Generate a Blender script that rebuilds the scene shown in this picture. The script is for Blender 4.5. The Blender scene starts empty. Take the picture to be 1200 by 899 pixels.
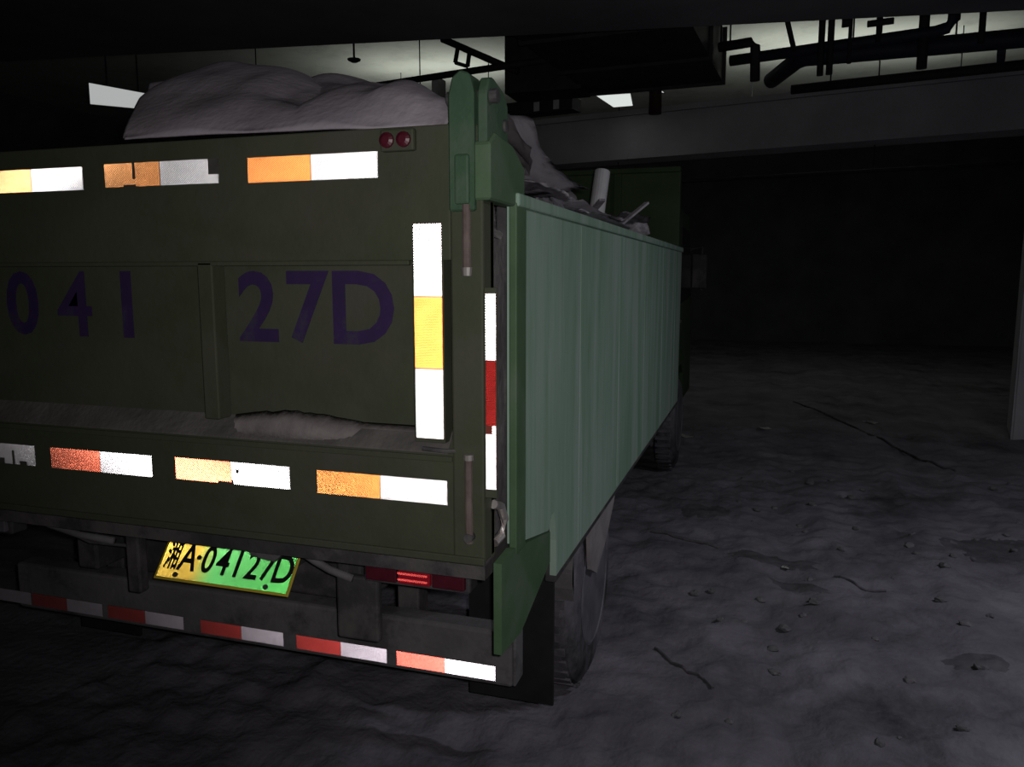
import bpy, bmesh, math, random
from mathutils import Vector, Matrix, noise

scene = bpy.context.scene
COL = scene.collection
R = math.radians

# ------------------------------------------------------------------ camera
cam = bpy.data.cameras.new('camera')
cam.sensor_fit = 'HORIZONTAL'
cam.sensor_width = 36.0
cam.lens = 27.6
cam.clip_start = 0.02
cam_ob = bpy.data.objects.new('camera', cam)
COL.objects.link(cam_ob)
cam_ob.location = (0.0, 0.0, 1.75)
cam_ob.rotation_euler = (R(90 - 7.87), 0.0, R(17.67))
scene.camera = cam_ob

# ------------------------------------------------------------------ world (dark underground garage)
world = bpy.data.worlds.new('world')
scene.world = world
world.use_nodes = True
world.node_tree.nodes['Background'].inputs[0].default_value = (0.6, 0.6, 0.75, 1)
world.node_tree.nodes['Background'].inputs[1].default_value = 0.0

# ------------------------------------------------------------------ lights
# the phone's own flash, a few centimetres beside its lens
fl = bpy.data.lights.new('phone_flash', 'SPOT')
fl.energy = 78.0
fl.spot_size = R(106)          # beam of the little flash lens, fading towards its rim
fl.spot_blend = 1.0
fl.color = (1.0, 0.97, 0.95)
fl.shadow_soft_size = 0.015
fl_ob = bpy.data.objects.new('phone_flash', fl)
COL.objects.link(fl_ob)
fl_ob.location = (0.032, 0.010, 1.775)
fl_ob.rotation_euler = (R(90 - 2), 0, R(17.67))

ADDED_LAMP = 46.0      # unseen lamp added to light the truck side and floor (W)
UPLIGHT = (17.0, 25.0)   # up-lights behind the concrete beam, left and right of the duct (W)

scene.view_settings.view_transform = 'Standard'
scene.view_settings.look = 'None'
scene.view_settings.exposure = 0.0
scene.view_settings.gamma = 1.0
scene.view_settings.use_curve_mapping = False

# ------------------------------------------------------------------ helpers
def new_mat(name):
    m = bpy.data.materials.new(name)
    m.use_nodes = True
    nt = m.node_tree
    b = nt.nodes['Principled BSDF']
    return m, nt, b

def noise_mat(name, c1, c2, scale=4.0, rough=0.8, bump=0.0, bscale=None, c3=None, s3=1.2,
              t3=(0.5, 0.62), metallic=0.0, stretch=None, lo=0.35, hi=0.65, spec=0.3, bdist=0.01):
    """Two colours mixed by noise, an optional third (dirt) by a larger noise, fine relief by bump."""
    m, nt, b = new_mat(name)
    N = nt.nodes.new; L = nt.links.new
    tc = N('ShaderNodeTexCoord')
    mp = N('ShaderNodeMapping')
    L(tc.outputs['Object'], mp.inputs['Vector'])
    if stretch: mp.inputs['Scale'].default_value = stretch
    n1 = N('ShaderNodeTexNoise'); n1.inputs['Scale'].default_value = scale
    n1.inputs['Detail'].default_value = 6; n1.inputs['Roughness'].default_value = 0.62
    L(mp.outputs[0], n1.inputs['Vector'])
    r1 = N('ShaderNodeValToRGB')
    r1.color_ramp.elements[0].position = lo; r1.color_ramp.elements[1].position = hi
    r1.color_ramp.elements[0].color = (*c1, 1); r1.color_ramp.elements[1].color = (*c2, 1)
    L(n1.outputs['Fac'], r1.inputs['Fac'])
    out = r1.outputs['Color']
    if c3 is not None:
        n3 = N('ShaderNodeTexNoise'); n3.inputs['Scale'].default_value = s3
        n3.inputs['Detail'].default_value = 8; n3.inputs['Roughness'].default_value = 0.7
        L(mp.outputs[0], n3.inputs['Vector'])
        r3 = N('ShaderNodeValToRGB')
        r3.color_ramp.elements[0].position = t3[0]; r3.color_ramp.elements[1].position = t3[1]
        L(n3.outputs['Fac'], r3.inputs['Fac'])
        mx = N('ShaderNodeMixRGB')
        L(r3.outputs['Color'], mx.inputs['Fac']); L(out, mx.inputs['Color1'])
        mx.inputs['Color2'].default_value = (*c3, 1)
        out = mx.outputs['Color']
    L(out, b.inputs['Base Color'])
    b.inputs['Roughness'].default_value = rough
    b.inputs['Metallic'].default_value = metallic
    b.inputs['Specular IOR Level'].default_value = spec
    if bump:
        nb = N('ShaderNodeTexNoise'); nb.inputs['Scale'].default_value = bscale or scale * 6
        nb.inputs['Detail'].default_value = 5
        L(mp.outputs[0], nb.inputs['Vector'])
        bp = N('ShaderNodeBump'); bp.inputs['Strength'].default_value = bump
        bp.inputs['Distance'].default_value = bdist
        L(nb.outputs['Fac'], bp.inputs['Height']); L(bp.outputs['Normal'], b.inputs['Normal'])
    return m

def emit_mat(name, color, strength):
    m, nt, b = new_mat(name)
    b.inputs['Base Color'].default_value = (0.8, 0.8, 0.8, 1)
    b.inputs['Emission Color'].default_value = (*color, 1)
    b.inputs['Emission Strength'].default_value = strength
    return m

def tag(o, label=None, cat=None, group=None, kind=None):
    if label: o['label'] = label
    if cat: o['category'] = cat
    if group: o['group'] = group
    if kind: o['kind'] = kind
    return o

def empty(name, loc):
    o = bpy.data.objects.new(name, None)
    COL.objects.link(o)
    o.location = loc
    o.empty_display_size = 0.2
    return o

ABS = {}          # world origin of every object, so that parts can be built in world coordinates
def obj(name, bm, mat, parent=None, smooth=False):
    """World-space bmesh -> one mesh object with its origin at the middle of its box."""
    if isinstance(bm, bmesh.types.BMesh):
        me = bpy.data.meshes.new(name)
        bmesh.ops.recalc_face_normals(bm, faces=bm.faces[:])
        bm.to_mesh(me); bm.free()
    else:
        me = bm
    vs = [v.co for v in me.vertices]
    c = Vector([(min(v[i] for v in vs) + max(v[i] for v in vs)) / 2 for i in range(3)])
    me.transform(Matrix.Translation(-c))
    return place(name, me, c, mat, parent, smooth)

def place(name, me, c, mat, parent=None, smooth=False):
    if mat and not me.materials: me.materials.append(mat)
    if smooth:
        for p in me.polygons: p.use_smooth = True
    o = bpy.data.objects.new(name, me)
    COL.objects.link(o)
    c = Vector(c)
    ABS[o.name] = c
    if parent:
        o.parent = parent
        o.location = c - ABS.get(parent.name, parent.location)
    else:
        o.location = c
    return o

def bm_new(): return bmesh.new()

def box(bm, x0, x1, y0, y1, z0, z1, bevel=0.0):
    r = bmesh.ops.create_cube(bm, size=1.0)
    for v in r['verts']:
        v.co = Vector(((x0 + x1) / 2 + v.co.x * (x1 - x0), (y0 + y1) / 2 + v.co.y * (y1 - y0),
                       (z0 + z1) / 2 + v.co.z * (z1 - z0)))
    if bevel:
        es = list({e for v in r['verts'] for e in v.link_edges})
        bmesh.ops.bevel(bm, geom=es, offset=bevel, segments=2, affect='EDGES', profile=0.5)
    return bm

def boxm(x0, x1, y0, y1, z0, z1, bevel=0.0): return box(bm_new(), x0, x1, y0, y1, z0, z1, bevel)

def obox(bm, p, q, w, h):
    """Bar of section w (sideways) x h (upright) from p to q."""
    p, q = Vector(p), Vector(q); d = (q - p).normalized()
    up = Vector((0, 0, 1)) if abs(d.z) < 0.98 else Vector((0, 1, 0))
    s = d.cross(up).normalized(); u = s.cross(d).normalized()
    vs = [bm.verts.new(c + s * a * w / 2 + u * b * h / 2) for c in (p, q) for a, b in ((-1, -1), (1, -1), (1, 1), (-1, 1))]
    for f in ((0, 1, 2, 3), (7, 6, 5, 4), (0, 4, 5, 1), (1, 5, 6, 2), (2, 6, 7, 3), (3, 7, 4, 0)):
        bm.faces.new([vs[i] for i in f])
    return bm

def tube(bm, pts, r, n=10):
    pts = [Vector(p) for p in pts]; rings = []
    for i, p in enumerate(pts):
        d = (pts[min(i + 1, len(pts) - 1)] - pts[max(i - 1, 0)]).normalized()
        up = Vector((0, 0, 1)) if abs(d.z) < 0.95 else Vector((0, 1, 0))
        s = d.cross(up).normalized(); u = s.cross(d).normalized()
        rr = r[i] if isinstance(r, (list, tuple)) else r
        rings.append([bm.verts.new(p + (s * math.cos(a) + u * math.sin(a)) * rr)
                      for a in (2 * math.pi * k / n for k in range(n))])
    for a, b in zip(rings, rings[1:]):
        for k in range(n): bm.faces.new((a[k], a[(k + 1) % n], b[(k + 1) % n], b[k]))
    bm.faces.new(rings[0][::-1]); bm.faces.new(rings[-1])
    return bm

def extrude_yz(bm, poly, x0, x1):
    """Polygon in (y, z) drawn out along x."""
    a = [bm.verts.new((x0, y, z)) for y, z in poly]; b = [bm.verts.new((x1, y, z)) for y, z in poly]
    bm.faces.new(a); bm.faces.new(b[::-1]); n = len(poly)
    for i in range(n): bm.faces.new((a[i], b[i], b[(i + 1) % n], a[(i + 1) % n]))
    return bm

def extrude_xz(bm, poly, y0, y1):
    a = [bm.verts.new((x, y0, z)) for x, z in poly]; b = [bm.verts.new((x, y1, z)) for x, z in poly]
    bm.faces.new(a); bm.faces.new(b[::-1]); n = len(poly)
    for i in range(n): bm.faces.new((a[i], b[i], b[(i + 1) % n], a[(i + 1) % n]))
    return bm

def lathe_x(bm, prof, cx, cy, cz, n=40):
    """Profile of (x offset, radius) turned about an axis along x."""
    rings = []
    for dx, r in prof:
        rings.append([bm.verts.new((cx + dx, cy + r * math.cos(t), cz + r * math.sin(t)))
                      for t in (2 * math.pi * k / n for k in range(n))])
    for a, b in zip(rings, rings[1:]):
        for k in range(n): bm.faces.new((a[k], a[(k + 1) % n], b[(k + 1) % n], b[k]))
    bm.faces.new(rings[0][::-1]); bm.faces.new(rings[-1])
    return bm

def glyph_mesh(ch, height, bold=0.0, depth=0.0015):
    """A character as a thin solid standing in the xz plane, its box centred on the origin."""
    cu = bpy.data.curves.new('glyph', 'FONT')
    cu.body = ch; cu.size = 1.0; cu.offset = bold; cu.extrude = 0.01; cu.resolution_u = 4
    t = bpy.data.objects.new('glyph', cu)
    COL.objects.link(t)
    dg = bpy.context.evaluated_depsgraph_get(); dg.update()
    me = bpy.data.meshes.new_from_object(t.evaluated_get(dg))
    bpy.data.objects.remove(t); bpy.data.curves.remove(cu)
    xs = [v.co.x for v in me.vertices]; ys = [v.co.y for v in me.vertices]
    cx, cy = (min(xs) + max(xs)) / 2, (min(ys) + max(ys)) / 2
    s = height / (max(ys) - min(ys))
    for v in me.vertices:
        x, y, z = v.co
        v.co = Vector(((x - cx) * s, -z / 0.01 * depth / 2, (y - cy) * s))
    me.materials.clear()
    return me

# ------------------------------------------------------------------ materials
M = {}
M['floor'] = noise_mat('dirty_floor', (0.118, 0.110, 0.130), (0.215, 0.202, 0.234), 1.6, 0.92, 0.5, 26,
                       c3=(0.05, 0.048, 0.055), s3=0.7, t3=(0.53, 0.7), bdist=0.02, spec=0.2)
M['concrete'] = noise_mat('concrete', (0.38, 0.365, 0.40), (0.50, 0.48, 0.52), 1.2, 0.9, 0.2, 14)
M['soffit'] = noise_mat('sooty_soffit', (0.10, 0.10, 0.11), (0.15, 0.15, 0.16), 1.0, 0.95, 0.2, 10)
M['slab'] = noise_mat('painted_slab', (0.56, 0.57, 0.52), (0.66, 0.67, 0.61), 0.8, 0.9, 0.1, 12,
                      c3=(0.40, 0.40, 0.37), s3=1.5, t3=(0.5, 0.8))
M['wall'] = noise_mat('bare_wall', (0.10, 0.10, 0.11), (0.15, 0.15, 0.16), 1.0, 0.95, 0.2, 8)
M['gate'] = noise_mat('tailgate_green', (0.046, 0.054, 0.032), (0.062, 0.070, 0.044), 3.0, 0.7, 0.15, 40,
                      c3=(0.072, 0.068, 0.056), s3=2.2, t3=(0.48, 0.75))
M['side'] = noise_mat('dusty_side_green', (0.18, 0.31, 0.215), (0.29, 0.41, 0.335), 2.0, 0.75, 0.1, 30,
                      c3=(0.40, 0.46, 0.43), s3=1.6, t3=(0.45, 0.75), stretch=(1, 3.0, 0.35))
M['post'] = noise_mat('fresh_green', (0.060, 0.115, 0.055), (0.085, 0.150, 0.078), 5, 0.6, 0.1, 40,
                      c3=(0.12, 0.145, 0.12), s3=4, t3=(0.5, 0.8))
M['lug'] = noise_mat('lug_green', (0.038, 0.082, 0.046), (0.058, 0.112, 0.064), 6, 0.65, 0.2, 50,
                     c3=(0.09, 0.11, 0.09), s3=5, t3=(0.5, 0.8))
M['head'] = noise_mat('headboard_green', (0.030, 0.055, 0.022), (0.045, 0.075, 0.032), 3, 0.7, 0.1, 30)
M['dust'] = noise_mat('dust', (0.15, 0.13, 0.13), (0.26, 0.235, 0.23), 9, 0.95, 0.2, 60)
M['film_dust'] = noise_mat('thin_dust', (0.075, 0.07, 0.066), (0.13, 0.12, 0.116), 7, 0.95, 0.4, 60)
M['steel'] = noise_mat('dark_steel', (0.035, 0.033, 0.036), (0.07, 0.066, 0.07), 6, 0.7, 0.2, 50, c3=(0.10, 0.09, 0.09), s3=3)
M['bumper'] = noise_mat('grey_bumper', (0.11, 0.105, 0.11), (0.17, 0.16, 0.17), 6, 0.75, 0.2, 50, c3=(0.07, 0.066, 0.066), s3=3)
M['skirt'] = noise_mat('dusty_skirt', (0.22, 0.20, 0.21), (0.32, 0.29, 0.30), 6, 0.85, 0.2, 50)
M['rubber'] = noise_mat('rubber', (0.022, 0.022, 0.026), (0.045, 0.043, 0.05), 8, 0.85, 0.2, 60, c3=(0.19, 0.175, 0.20), s3=3, t3=(0.38, 0.66))
M['flap'] = noise_mat('mud_flap_rubber', (0.012, 0.012, 0.014), (0.022, 0.021, 0.024), 6, 0.9)
M['rim'] = noise_mat('rim', (0.12, 0.12, 0.14), (0.2, 0.19, 0.22), 8, 0.6, 0.1, 40, metallic=0.3)
M['bright'] = noise_mat('worn_bright_steel', (0.5, 0.45, 0.44), (0.75, 0.7, 0.68), 20, 0.35, metallic=0.8)
M['rust'] = noise_mat('rusty_rod', (0.10, 0.075, 0.068), (0.17, 0.13, 0.12), 14, 0.7, 0.2, 60)
M['ink'] = noise_mat('purple_paint', (0.026, 0.013, 0.058), (0.036, 0.018, 0.08), 12, 0.7, c3=(0.052, 0.055, 0.045), s3=9, t3=(0.55, 0.8))
M['film'] = noise_mat('tape_backing', (0.05, 0.045, 0.042), (0.075, 0.07, 0.065), 20, 0.7)
M['film_red'] = noise_mat('tape_edge_red', (0.18, 0.03, 0.02), (0.24, 0.05, 0.03), 20, 0.7)
M['black'] = noise_mat('black_print', (0.008, 0.008, 0.008), (0.014, 0.014, 0.014), 20, 0.7)
M['lens_red'] = noise_mat('red_lens', (0.32, 0.008, 0.02), (0.45, 0.015, 0.035), 20, 0.25, spec=0.6)
M['lens_dark'] = noise_mat('smoked_red_lens', (0.06, 0.006, 0.014), (0.09, 0.01, 0.022), 20, 0.4, spec=0.4)
M['glass'] = noise_mat('cab_glass', (0.01, 0.012, 0.014), (0.015, 0.017, 0.02), 5, 0.1, spec=0.6)
M['tarp'] = noise_mat('grey_tarpaulin', (0.32, 0.285, 0.33), (0.43, 0.385, 0.44), 3, 0.85, 0.3, 40, c3=(0.22, 0.19, 0.21), s3=1.8, t3=(0.45, 0.7))
M['board'] = noise_mat('pale_board', (0.38, 0.355, 0.39), (0.52, 0.49, 0.53), 5, 0.85, 0.2, 30, c3=(0.24, 0.22, 0.25), s3=4)
M['card'] = noise_mat('brown_sheet', (0.22, 0.20, 0.21), (0.34, 0.31, 0.32), 5, 0.85, 0.2, 30)
M['rubble'] = noise_mat('rubble', (0.12, 0.11, 0.115), (0.26, 0.24, 0.25), 7, 0.95, 0.5, 30)
M['plastic'] = noise_mat('white_plastic', (0.55, 0.54, 0.57), (0.68, 0.67, 0.7), 8, 0.5)
M['stone'] = noise_mat('stone', (0.11, 0.105, 0.115), (0.18, 0.17, 0.185), 14, 0.95, 0.4, 50)
M['scrap'] = noise_mat('pale_scrap', (0.6, 0.58, 0.56), (0.75, 0.73, 0.7), 14, 0.8)
M['pipe'] = noise_mat('dark_pipe', (0.022, 0.023, 0.030), (0.036, 0.037, 0.046), 5, 0.7, 0.1, 30)
M['pipe_blue'] = noise_mat('blue_grey_pipe', (0.022, 0.026, 0.046), (0.034, 0.040, 0.066), 5, 0.6, 0.1, 30)
M['pipe_red'] = noise_mat('maroon_pipe', (0.045, 0.014, 0.016), (0.065, 0.02, 0.024), 5, 0.6, 0.1, 30)
M['galv'] = noise_mat('dirty_galvanised', (0.035, 0.036, 0.042), (0.06, 0.06, 0.068), 4, 0.6, 0.1, 30, metallic=0.3)
M['sticker'] = noise_mat('white_sticker', (0.5, 0.5, 0.5), (0.6, 0.6, 0.6), 30, 0.7)
M['housing'] = noise_mat('lamp_housing', (0.16, 0.16, 0.165), (0.2, 0.2, 0.205), 10, 0.5)
M['panel_lit'] = emit_mat('lit_panel', (0.92, 0.98, 0.94), 0.75)
M['panel_dim'] = emit_mat('dim_lit_panel', (0.95, 0.98, 0.97), 0.42)

def retro_mat(name, color, rough):
    """Mirror-backed facets of prismatic sheeting (the facets themselves are geometry)."""
    m, nt, b = new_mat(name)
    N = nt.nodes.new; L = nt.links.new
    tc = N('ShaderNodeTexCoord'); n1 = N('ShaderNodeTexNoise')
    n1.inputs['Scale'].default_value = 22; n1.inputs['Detail'].default_value = 5
    L(tc.outputs['Object'], n1.inputs['Vector'])
    r1 = N('ShaderNodeValToRGB')
    r1.color_ramp.elements[0].position = 0.3; r1.color_ramp.elements[1].position = 0.6
    r1.color_ramp.elements[0].color = (*[c * 0.9 for c in color], 1); r1.color_ramp.elements[1].color = (*color, 1)
    L(n1.outputs['Fac'], r1.inputs['Fac']); L(r1.outputs['Color'], b.inputs['Base Color'])
    b.inputs['Metallic'].default_value = 1.0
    b.inputs['Roughness'].default_value = rough
    return m
# clean tape, and the scuffed and muddy tape lower down on the truck
M['tape_white'] = retro_mat('tape_white', (0.97, 0.96, 0.97), 0.14)
M['tape_red'] = retro_mat('tape_red', (0.97, 0.60, 0.32), 0.155)
M['worn_white'] = retro_mat('tape_white_worn', (0.95, 0.93, 0.95), 0.19)
M['worn_red'] = retro_mat('tape_red_worn', (0.95, 0.38, 0.26), 0.20)
M['scuffed_white'] = retro_mat('tape_white_scuffed', (0.76, 0.72, 0.76), 0.25)
M['scuffed_red'] = retro_mat('tape_red_scuffed', (0.76, 0.28, 0.24), 0.25)
M['muddy_white'] = retro_mat('tape_white_muddy', (0.62, 0.58, 0.62), 0.30)
M['muddy_red'] = retro_mat('tape_red_muddy', (0.53, 0.17, 0.16), 0.30)

# ------------------------------------------------------------------ prismatic (cube-corner) sheeting
PN = Vector((1, 1, 1)).normalized(); PU = Vector((2, -1, -1)).normalized(); PV = PN.cross(PU)
def prism_mesh(w, h, a=0.0026, holes=()):
    """Array of cube corners w x h, lying in the xz plane and facing -y, cut clean at the edges."""
    bm = bmesh.new(); idx = {}
    def vert(p):
        if p not in idx:
            q = Vector(p) * a
            idx[p] = bm.verts.new((q.dot(PU), -q.dot(PN), q.dot(PV)))
        return idx[p]
    n = int(max(w, h) / a) + 3
    for i in range(-n, n):
        for j in range(-n, n):
            k = -i - j; q = Vector((i, j, k)) * a; x, z = q.dot(PU), q.dot(PV)
            if abs(x) > w / 2 + 2 * a or abs(z) > h / 2 + 2 * a: continue
            if any(x0 < x < x1 and z0 < z < z1 for x0, x1, z0, z1 in holes): continue
            for e, f in (((1, 0, 0), (0, 1, 0)), ((0, 1, 0), (0, 0, 1)), ((0, 0, 1), (1, 0, 0))):
                A = (i + e[0], j + e[1], k + e[2]); B = (i + f[0], j + f[1], k + f[2])
                D = (i + e[0] + f[0], j + e[1] + f[1], k + e[2] + f[2])
                bm.faces.new((vert((i, j, k)), vert(A), vert(D), vert(B)))
    for co, no in (((-w / 2, 0, 0), (-1, 0, 0)), ((w / 2, 0, 0), (1, 0, 0)), ((0, 0, -h / 2), (0, 0, -1)), ((0, 0, h / 2), (0, 0, 1))):
        bmesh.ops.bisect_plane(bm, geom=bm.verts[:] + bm.edges[:] + bm.faces[:], plane_co=co, plane_no=no, clear_outer=True)
    me = bpy.data.meshes.new('prism'); bm.to_mesh(me); bm.free()
    return me
_cache = {}
def prism(w, h, mat, holes=()):
    key = (round(w, 4), round(h, 4), mat, tuple(holes))
    if key not in _cache:
        me = prism_mesh(w, h, holes=holes); me.materials.append(M[mat]); _cache[key] = me
    return _cache[key]

# ================================================================== THE SETTING
def nonuniform(lo, hi, a, b, fine, coarse):
    out = []; x = lo
    while x < a: out.append(x); x += coarse
    x = a
    while x < b: out.append(x); x += fine
    x = b
    while x < hi: out.append(x); x += coarse
    out.append(hi); return out

def floor_z(x, y):
    z = 0.016 * noise.noise(Vector((x * 1.1, y * 1.1, 0.3)))
    z += 0.016 * noise.noise(Vector((x * 3.2, y * 2.4, 4.1)))
    z += 0.026 * noise.noise(Vector((x * 7.5, y * 7.5, 8.8)))
    z += 0.013 * noise.noise(Vector((x * 17, y * 17, 2.2)))
    # wheel ruts running past the truck
    for c, w, d in ((0.15, 0.14, 0.018), (1.35, 0.16, 0.02)):
        t = (x - c - 0.10 * (y - 4) * 0.35 - 0.12 * noise.noise(Vector((y * 0.7, c, 0))))
        z -= d * math.exp(-(t / w) ** 2)
        z += d * 0.6 * math.exp(-((abs(t) - 0.28) / 0.1) ** 2)
    return z

FX0, FX1, FY0, FY1 = -14.0, 12.0, -8.0, 22.0
xs = nonuniform(FX0, FX1, -2.8, 4.2, 0.03, 0.6); ys = nonuniform(FY0, FY1, 1.6, 9.4, 0.03, 0.6)
bm = bm_new(); grid = []
for y in ys:
    row = []
    for x in xs:
        inside = FX0 < x < FX1 and FY0 < y < FY1
        row.append(bm.verts.new((x, y, floor_z(x, y) if inside else 0)))
    grid.append(row)
for a, b in zip(grid, grid[1:]):
    for i in range(len(xs) - 1): bm.faces.new((a[i], a[i + 1], b[i + 1], b[i]))
tag(obj('floor', bm, M['floor'], smooth=True), 'dirty rutted grey floor of the underground garage', 'floor', kind='structure')

Hc = 5.2
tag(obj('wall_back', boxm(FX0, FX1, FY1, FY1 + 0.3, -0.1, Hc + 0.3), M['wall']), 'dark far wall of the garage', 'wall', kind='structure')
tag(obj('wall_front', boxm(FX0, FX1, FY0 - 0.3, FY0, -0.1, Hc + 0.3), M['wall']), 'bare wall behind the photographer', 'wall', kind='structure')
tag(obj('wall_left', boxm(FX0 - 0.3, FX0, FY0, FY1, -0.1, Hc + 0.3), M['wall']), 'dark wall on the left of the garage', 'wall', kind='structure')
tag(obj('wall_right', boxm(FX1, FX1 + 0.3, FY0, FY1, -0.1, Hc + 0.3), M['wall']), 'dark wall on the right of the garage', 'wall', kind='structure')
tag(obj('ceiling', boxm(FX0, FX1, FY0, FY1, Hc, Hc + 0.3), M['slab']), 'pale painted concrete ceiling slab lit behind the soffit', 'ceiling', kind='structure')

# low soffit over the photographer; its far edge runs skew across the picture
def soffit_edge(x): return 5.381 + 0.1455 * (x - 0.0)
bm = bm_new()
lo_ = [(FX0, FY0), (FX1, FY0), (FX1, soffit_edge(FX1)), (FX0, soffit_edge(FX0))]
a = [bm.verts.new((x, y, 3.30)) for x, y in lo_]; b = [bm.verts.new((x, y, 3.62)) for x, y in lo_]
bm.faces.new(a[::-1]); bm.faces.new(b)
for i in range(4): bm.faces.new((a[i], a[(i + 1) % 4], b[(i + 1) % 4], b[i]))
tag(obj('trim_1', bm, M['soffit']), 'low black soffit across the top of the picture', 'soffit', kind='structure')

# deep concrete beam across the back
B1 = Vector((0.979, -0.203, 0)); B2 = Vector((0.203, 0.979, 0))
P0 = Vector((-1.305, 10.756, 0))
def beam_pt(t, n, z): return P0 + B1 * t + B2 * n + Vector((0, 0, z))
bm = bm_new(); obox(bm, beam_pt(-11, 0.25, 3.58), beam_pt(12, 0.25, 3.58), 0.5, 0.56)
tag(obj('trim_2', bm, M['concrete']), 'long grey concrete beam crossing behind the truck', 'beam', kind='structure')
bm = bm_new(); obox(bm, beam_pt(-11, 0.29, 3.90), beam_pt(12, 0.29, 3.90), 0.62, 0.07)
tag(obj('trim_3', bm, M['concrete']), 'narrow projecting ledge along the top of the concrete beam', 'ledge', kind='structure')

def column(cx, cy, w, label):
    bm = bm_new(); obox(bm, Vector((cx, cy, -0.05)), Vector((cx, cy, 3.31)), w, w)
    bmesh.ops.rotate(bm, verts=bm.verts[:], cent=(cx, cy, 0), matrix=Matrix.Rotation(R(-11.7), 3, 'Z'))
    bmesh.ops.bevel(bm, geom=[e for e in bm.edges if abs((e.verts[0].co - e.verts[1].co).z) > 1], offset=0.02, segments=2, affect='EDGES')
    return tag(obj('column', bm, M['concrete']), label, 'column', kind='structure')
column(3.06, 9.80, 0.8, 'grey concrete column at the right edge of the picture')
column(-6.2, 12.0, 0.8, 'concrete column hidden behind the loaded truck')

# ================================================================== DUMP TRUCK
Y0 = 1.788               # rear face of the tailgate
XR, XL = -0.64, -2.86    # tailgate right / left end
truck = empty('dump_truck', (-1.75, 4.0, 0.0))
tag(truck, 'green dump truck loaded with rubbish, seen from its rear corner', 'truck')
ABS[truck.name] = Vector(truck.location)

# --- tailgate
gate = obj('tailgate', boxm(XL, XR, Y0 + 0.05, Y0 + 0.075, 1.03, 2.10), M['gate'], truck)
obj('upper_band', boxm(XL + 0.085, XR - 0.085, Y0, Y0 + 0.05, 1.785, 2.105, 0.004), M['gate'], gate)
obj('band_lip', boxm(XL + 0.085, -0.835, Y0 - 0.004, Y0 + 0.012, 1.774, 1.786, 0.003), M['gate'], gate)
# lower beam with a sloping, dust-covered shoulder
bm = bm_new(); extrude_yz(bm, [(Y0, 1.03), (Y0 + 0.05, 1.03), (Y0 + 0.05, 1.355), (Y0, 1.300)], XL + 0.085, XR - 0.085)
obj('lower_beam', bm, M['gate'], gate)
bm = bm_new(); extrude_yz(bm, [(Y0 + 0.003, 1.3035), (Y0 + 0.05, 1.355), (Y0 + 0.05, 1.361), (Y0 + 0.003, 1.3075)], XL + 0.10, XR - 0.10)
obj('dust_ledge', bm, M['film_dust'], gate)
obj('lower_lip', boxm(XL + 0.085, XR - 0.085, Y0 - 0.008, Y0, 1.285, 1.300, 0.002), M['gate'], gate)
obj('bottom_lip', boxm(XL, XR, Y0 - 0.010, Y0, 1.025, 1.045, 0.003), M['gate'], gate)
for x in (-1.438, -2.30):
    obj('rib', boxm(x - 0.024, x + 0.024, Y0 - 0.004, Y0 + 0.05, 1.355, 1.785, 0.004), M['gate'], gate)
for x0, x1 in ((XL, XL + 0.085), (XR - 0.085, XR)):
    obj('side_post', boxm(x0, x1, Y0 - 0.004, Y0 + 0.075, 1.03, 2.10, 0.006), M['gate'], gate)
# low windrow of dust left on the ledge
bm = bm_new(); random.seed(5)
prev = None
for i in range(29):
    x = -1.40 + 0.56 * i / 28; h = 0.004 + 0.018 * math.sin(math.pi * min(i / 20, 1)) * (0.7 + 0.3 * random.random())
    ring = [bm.verts.new((x, Y0 + 0.004, 1.306)), bm.verts.new((x, Y0 + 0.03, 1.333 + h)), bm.verts.new((x, Y0 + 0.05, 1.358 + h * 1.2)), bm.verts.new((x, Y0 + 0.05, 1.350))]
    if prev:
        for k in range(4): bm.faces.new((prev[k], ring[k], ring[(k + 1) % 4], prev[(k + 1) % 4]))
    prev = ring
obj('dust_heap', bm, M['dust'], gate, smooth=True)
# painted number: 04127D
for ch, x, w in (('0', -2.15, 0), ('4', -1.95, 0), ('1', -1.755, 0), ('2', -1.312, 0), ('7', -1.155, 0), ('D', -0.992, 0)):
    me = glyph_mesh(ch, 0.192, bold=0.010 if ch == '4' else 0.022)
    place('painted_character', me, (x, Y0 + 0.0488, 1.665), M['ink'], gate)

ml = obj('marker_lamp', boxm(-0.898, -0.808, Y0 - 0.022, Y0, 2.045, 2.098, 0.006), M['gate'], truck)
for x in (-0.878, -0.834):
    bm = bm_new(); tube(bm, [(x, Y0 - 0.022, 2.071), (x, Y0 - 0.028, 2.071), (x, Y0 - 0.032, 2.071)], [0.019, 0.018, 0.010], 14); obj('marker_lens', bm, M['lens_dark'], ml)
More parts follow.
